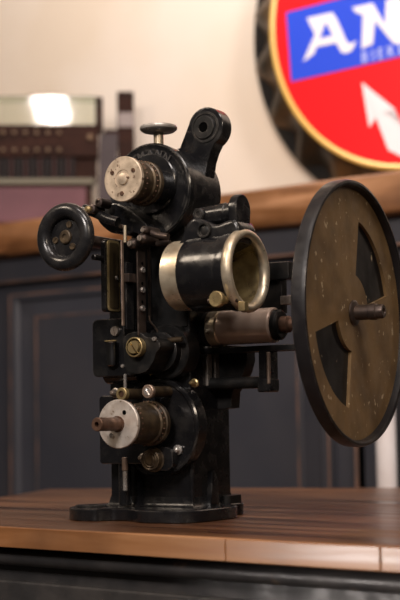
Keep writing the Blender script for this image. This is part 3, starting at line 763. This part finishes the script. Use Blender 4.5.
b = NB(); box(b, (U0 + .02, .022, ZL0 - .045), (U1 - .02, .042, ZL0), .004, 3); obj('top_rail', b, 'panel', SB, shift=False)
b = NB(); box(b, (U0 + .02, .0195, ZL0 - .0485), (U1 - .02, .040, ZL0 - .0445), .001); lab(obj('rail_edge', b, 'worn', SB, shift=False), 'worn copper brown edge of the rail')
def door(u0, u1, z0, z1):
    """framed door: flat frame, sunk moulding, flat field"""
    b_ = NB(); rings = []
    for e, y in ((0, .040), (0, .020), (.004, .0165), (.018, .0165), (.024, .0235), (.060, .0305), (.066, .0245), (.072, .0235)):
        rings.append([b_.verts.new((x, y, z)) for x, z in ((u0 + e, z0 + e), (u1 - e, z0 + e), (u1 - e, z1 - e * .72), (u0 + e, z1 - e * .72))])
    for p, q in zip(rings, rings[1:]):
        for i in range(4): b_.faces.new([p[i], p[(i + 1) % 4], q[(i + 1) % 4], q[i]])
    b_.faces.new(rings[-1])
    d = obj('door', b_, 'panel', SB, shift=False); d['_c'] = (0, 0, 0)
    for e, y, w in ((.002, .0160, .0028), (.0665, .0232, .0026)):
        e_ = NB()
        ze = z1 - e * .72
        for lo, hi in (((u0 + e, z0 + e), (u0 + e + w, ze)), ((u1 - e - w, z0 + e), (u1 - e, ze)), ((u0 + e, ze - w), (u1 - e, ze)), ((u0 + e, z0 + e), (u1 - e, z0 + e + w))):
            box(e_, (lo[0], y - .0006, lo[1]), (hi[0], y + .004, hi[1]), .0006)
        lab(obj('worn_edge', e_, 'worn', d, shift=False), 'worn copper brown edge of the moulding')
    return d
DT = G(12, 300, .02).z + .011; 
door(-.494, .252, .12, DT); door(-1.22, -.56, .12, DT); door(.40, .90, .12, DT)
ug = G(355.5, 450, .034).x
b = NB(); box(b, (ug - .0025, .034, .05), (ug + .0025, .042, ZL0 - .05), .0008); lab(obj('stile_edge', b, 'worn', SB, shift=False), 'worn copper brown upright edge')
b = NB(); box(b, (ug + .003, .0385, .05), (ug + .014, .0405, ZL0 - .05), .0002); obj('stile_gap', b, 'dark', SB, shift=False)
b = NB(); box(b, (U0 + .02, .030, .0), (U1 - .02, .06, .10), .003); obj('plinth', b, 'panel', SB, shift=False)

# pale post standing before the sideboard
u0 = G(375.5, 450, -.05).x; u1 = G(397, 450, -.05).x
pc = SF + FU * ((u0 + u1) / 2) + FB * -.05; pr_ = (u1 - u0) / 2 * .84
b = NB(); lathe(b, (pc.x, pc.y, 0), 'Z', [(0, 0), (pr_ * 1.5, 0), (pr_ * 1.5, .02), (pr_, .03), (pr_, 1.28), (pr_ * .9, 1.285), (0, 1.285)], 40)
post = tag(obj('post', b, 'post', None), 'pale glossy upright post before the grey sideboard behind the flywheel', 'post')

# ================================================================== BOTTLE CAP SIGN
sgy = .27
SG = empty('bottle_cap_sign', SF + FU * .3006 + FB * sgy + Vector((0, 0, ZL1)), -FY, 'round red bottle cap shaped sign with white letters on a blue band', 'sign')
SGo = Vector((.3006, sgy, ZL1))
def Sg(px, py, y=0.0):
    v = G(px, py, sgy + y) - SGo; return Vector((v.x, y, v.z))
RS = .3152; c_s = Vector((0, 0, .3805 - .0165))
CT = 0.0
b = lathe(NB(), c_s, Yn, [(RS - .012, .003), (RS - .006, .0062), (RS - .001, .004), (RS + .0005, -.006), (RS - .012, -.006)], 140, closed=True)
lab(obj('cap_edge', b, 'ring', SG), 'yellow rim of the sign')
b = lathe(NB(), c_s, Yn, [(0, .0022), (RS - .009, .0022), (RS - .009, -.004), (0, -.004)], 120)
obj('red_face', b, 'red', SG)
# fluted skirt: 21 flutes flaring to the back
b = NB(); nfl = 21; seg = nfl * 10; rows = []
for j, (dep, rad, amp) in enumerate(((.004, RS - .001, 0), (.012, RS + .012, .003), (.022, RS + .026, .011), (.034, RS + .042, .016), (.046, RS + .056, .016))):
    rows.append([b.verts.new(c_s + Vector(((rad + amp * math.cos(nfl * 2 * PI * i / seg) ) * math.cos(2 * PI * i / seg), dep, (rad + amp * math.cos(nfl * 2 * PI * i / seg)) * math.sin(2 * PI * i / seg)))) for i in range(seg)])
# back return so the skirt has thickness
rows.append([b.verts.new(c_s + (v.co - c_s) * .985) for v in rows[-1]])
for p, q in zip(rows, rows[1:]):
    for i in range(seg): b.faces.new([p[i], p[(i + 1) % seg], q[(i + 1) % seg], q[i]])
SKm = c_s
lab(obj('fluted_skirt', b, 'cap', SG, smooth=60), 'dark fluted skirt of the cap')
b = lathe(NB(), c_s, 'Y', [(0, .046), (RS + .068, .046), (RS + .073, .050), (RS + .073, .058), (RS + .068, .062), (0, .062)], 120); obj('back_plate', b, 'cap_black', SG)
# blue band across the face (clipped to the circle)
zb0 = Sg(292, 82).z; zb1 = Sg(287, 13).z; zr0 = Sg(400, 57).z; ul = Sg(289, 48).x
sl = (zr0 - zb0) / (Sg(400, 57).x - Sg(292, 82).x)
def flat(name, pts, m, y0, y1, parent):
    b_ = NB(); prism(b_, pts, 'XZ', y0, y1, 0); return obj(name, b_, m, parent, smooth=5)
x0 = Sg(292, 82).x; xt = Sg(287, 13).x; xe = -x0
flat('blue_band', [(x0, zb0), (xe, zb0 + sl * (xe - x0)), (xe, zb1 + sl * (xe - xt)), (xt, zb1)], 'blue', -.0030, -.0015, SG)
# lettering traced from the photograph
_lk = [0]
def letter(name, px, m='white'):
    _lk[0] += 1; yo = .0001 * _lk[0]
    pts = [Sg(*p, -.003) for p in px]; return flat(name, [(p.x, p.z) for p in pts], m, -.0034 - yo, -.0029, SG)
A_out = [(303.5, 61), (307, 59), (321, 29), (309, 23), (307, 17), (333, 12), (339, 17), (350, 42), (352, 43), (357, 41), (352, 50), (347, 53), (341, 52.5), (336, 43), (319, 46), (313, 55)]
# the A with its counter: two limbs, crossbar and serif foot
letter('letter', [(303, 62), (315, 34), (310, 24.5), (307, 18), (332, 12.5), (330, 22), (325, 24), (314, 54)])
letter('letter_stroke', [(322, 14.6), (332.5, 12.3), (337, 19), (347, 42), (351.5, 43.5), (357, 40.5), (352.5, 50), (348, 53), (342, 53), (338, 46)])
letter('letter_stroke', [(316, 39.5), (336, 35), (339, 42.5), (314, 47.5)])
letter('letter', [(352, 7.5), (373, 3), (385, 24), (386, 0), (402, -4), (403, 44), (394, 44), (375, 21), (373, 44), (361.5, 49), (363, 15), (356.5, 13)])
for ch, px in zip('BIERE', (364.5, 373, 380.5, 390.5, 401)):
    t = text_bm(ch, .0300, .0006, 0); c_ = Sg(px, 57.5 - (px - 364.5) * .22, -.0036); k = sl
    for v in t.verts: v.co = Vector((c_.x + v.co.x * .86, c_.y - v.co.z, c_.z + v.co.y + v.co.x * k))
    obj('small_letter', t, 'pale_blue', SG)
# white lightning arrow under the band
letter('arrow', [(362, 82.5), (395.5, 109.5), (381.5, 112.5), (398, 122), (419, 165), (388.5, 150), (376.5, 117), (369.5, 127.5)])
SG.location.z += 0.0

# ================================================================== WOODEN TILL on the ledge (left)
TLr = R_(5.0)
TX = Vector((math.cos(TLr), math.sin(TLr), 0)); TY = Vector((-math.sin(TLr), math.cos(TLr), 0))
_g = G(0, 215, .045); TLo = SF + FU * _g.x + FB * _g.y + Vector((0, 0, ZL1))
TL = empty('wooden_till', TLo, TLr, 'dark wooden till with rows of small keys, mauve drawer and glass top on the ledge', 'till')
def Tl(px, py, y=0.0):
    v = on_plane(px, py, TLo + TY * y, TY) - TLo; return Vector((v.dot(TX), y, v.z))
uL = -.045; uR = Tl(97, 150).x
zs = {k: Tl(50, k).z for k in (96, 124, 156, 178, 184, 217)}
b = NB(); box(b, (uL, .0, 0), (Tl(92, 200).x, .07, zs[184]), .003); obj('drawer_case', b, 'till', TL)
b = NB(); box(b, (uL + .012, -.006, .008), (Tl(86, 200).x, .004, zs[184] - .008), .003); dr = obj('drawer_front', b, 'screen_pink', TL)
b = NB(); box(b, (uL, -.003, zs[184] - .0005), (Tl(94, 180).x, .07, zs[178] - .001), .0015); obj('pale_strip', b, 'strip', TL)
b = NB(); box(b, (uL, .018, zs[178] - .002), (uR, .07, zs[156]), .002); obj('bar_bed', b, 'till', TL)
nb = 20
for i in range(nb):
    u = uL + .006 + (uR - uL - .05) * i / nb
    b = NB(); box(b, (u, .004, zs[178] - .001), (u + (uR - uL) / nb * .6, .020, zs[156] - .003), .001); obj('key_bar', b, 'slat_red' if i % 3 == 0 else 'slat', TL)
b = NB(); box(b, (uL, .004, zs[156] - .001), (uR + .004, .07, zs[124]), .003); body = obj('body', b, 'till', TL)
k_ = NB()
for row, py in enumerate((132.5, 150)):
    for i in range(8):
        u = Tl(59 - i * 11.2, 133).x
        z = Tl(30, py).z
        b = NB(); lathe(b, (u, .005, z), Yn, [(0, 0), (.0040, 0), (.0040, .007), (.003, .0085), (0, .009)], 12); obj('key', b, 'key', TL)
v = Tl(90, 137); b = lathe(NB(), (v.x, .005, Tl(90, 137).z), Yn, [(.006, 0), (.006, .004), (.004, .006), (0, .0065)], 16); obj('lock', b, 'key', TL)
# glass case
gz0 = zs[124]; gz1 = zs[96]; gR = Tl(96, 110).x
b = NB(); box(b, (uL, .012, gz0), (gR, .016, gz1), 0); obj('glass_front', b, 'glass', TL)
b = NB(); box(b, (uL, .012, gz1), (gR, .068, gz1 + .003), 0); obj('glass_lid', b, 'glass', TL)
b = NB(); box(b, (gR - .0005, .008, gz0 - .01), (Tl(103, 110).x, .07, gz1 + .001), .002); obj('end_post', b, 'till', TL)

# upright stand with a pale label
ST = empty('label_stand', TLo, TLr, 'narrow dark wooden stand with a pale label, right of the till', 'stand')
v0 = Tl(117.5, 89); v1 = Tl(135, 150)
b = NB(); box(b, (v0.x, .02, 0), (v1.x, .06, v0.z), .002); up = obj('upright', b, 'till', ST)
w0 = Tl(118, 110.5); w1 = Tl(135, 125); b = NB(); box(b, (w0.x + .001, .0185, w1.z), (v1.x - .001, .021, w0.z), .0004); lab(obj('label_card', b, 'label', ST), 'pale paper label')
y0 = Tl(105, 126); b = NB(); box(b, (Tl(104, 126).x, .03, y0.z - .012), (v0.x + .002, .05, y0.z), .002); obj('cross_piece', b, 'till', ST)
s = [Tl(*p) for p in ((100, 133), (118, 132), (115, 205), (98, 205))]
b = prism(NB(), [(p.x, max(p.z, 0)) for p in s], 'XZ', .010, .026, .001); lab(obj('side_board', b, 'till_grey', ST), 'grey brown sloping side board')
b = NB(); box(b, (v1.x - .004, .02, 0), (Tl(150, 150).x, .06, Tl(140, 150).z), .002); obj('foot_block', b, 'till', ST)

# ================================================================== ROOM
wall_o = SF + FB * .336
def slab(name, lo, hi, m, loc, rz):
    b_ = NB(); box(b_, lo, hi, 0); o_ = obj(name, b_, m, None, shift=False); o_.location = loc; o_.rotation_euler = (0, 0, rz); return struct(o_)
slab('wall_back', (-3.4, 0, 0), (1.08, .1, 2.8), 'wall', wall_o, -FY)
slab('added_dark_wall', (2.4, -4.6, 0), (2.5, 2.4, 2.8), 'panel', wall_o, -FY)  # unseen dark wall past the shortened back wall, added for dark enamel reflections
slab('floor', (-3.4, -4.6, -.1), (2.5, 2.4, 0), 'floor', wall_o, -FY)
slab('ceiling', (-3.4, -4.6, 2.8), (2.5, 2.4, 2.9), 'wall', wall_o, -FY)

# ================================================================== LIGHT
def lamp(name, loc, target, power, size, col, spot=None, sizey=None):
    if spot:
        l = bpy.data.lights.new(name, 'SPOT'); l.spot_size = R_(spot); l.spot_blend = .6; l.shadow_soft_size = size
    else:
        l = bpy.data.lights.new(name, 'AREA'); l.size = size
        if sizey: l.shape = 'RECTANGLE'; l.size_y = sizey
    l.energy = power; l.color = col
    o = bpy.data.objects.new(name, l); C.objects.link(o); o.location = loc
    d = Vector(target) - Vector(loc); o.rotation_euler = d.to_track_quat('-Z', 'Y').to_euler(); return o
WARM = (1, .82, .64); WHITE = (1, .90, .84)
lamp('lamp_key', (-.60, -.15, 2.05), (0, 1.5, 1.1), 27, .40, WHITE)
lamp('lamp_front', (.80, -.35, 1.95), (.2, 1.4, 1.1), 14, .35, WARM)
lamp('lamp_over', (.25, .55, 2.45), (0.1, 1.5, .9), 11, .40, WHITE)
lamp('lamp_side', (-1.15, 1.05, 2.0), (.1, 1.45, 1.1), 7, .30, WARM)
lamp('lamp_low', (-1.45, .60, .80), (.18, 1.02, .90), 55, .10, WHITE, 18)
lamp('lamp_wall', (-.25, 2.50, 2.72), (-.25, 3.0, 1.75), 60, .30, WHITE, 130)
lamp('lamp_sign', (1.0, 1.20, 2.60), (.45, 2.6, 1.7), 88, .12, WHITE, 80)
w = bpy.data.worlds.new('world'); bpy.context.scene.world = w; w.use_nodes = True
w.node_tree.nodes['Background'].inputs[0].default_value = (1, .85, .72, 1); w.node_tree.nodes['Background'].inputs[1].default_value = .035

# the lamp whose glare sits in the till's glass
gw = on_plane(48, 110, TLo + TY * .012, TY)
vd = (gw - CAM).normalized(); n_ = -TY
rd = vd - n_ * 2 * vd.dot(n_)
for px, py, sx, sz_, pw in ((49, 101.5, .108, .026, 1.4), (53, 116, .095, .040, 1.9)):
    gq = on_plane(px, py, TLo + TY * .012, TY); vd = (gq - CAM).normalized(); rd = vd - n_ * 2 * vd.dot(n_)
    lamp('lamp_glare', gq + rd * 1.9, gq, pw, sx, WHITE, None, sz_)

vs = bpy.context.scene.view_settings
bpy.context.scene.display_settings.display_device = 'sRGB'
vs.view_transform = 'Standard'; vs.look = 'None'; vs.gamma = 1; vs.use_curve_mapping = False; vs.exposure = 0.0
for o in bpy.data.objects:
    if '_c' in o: del o['_c']
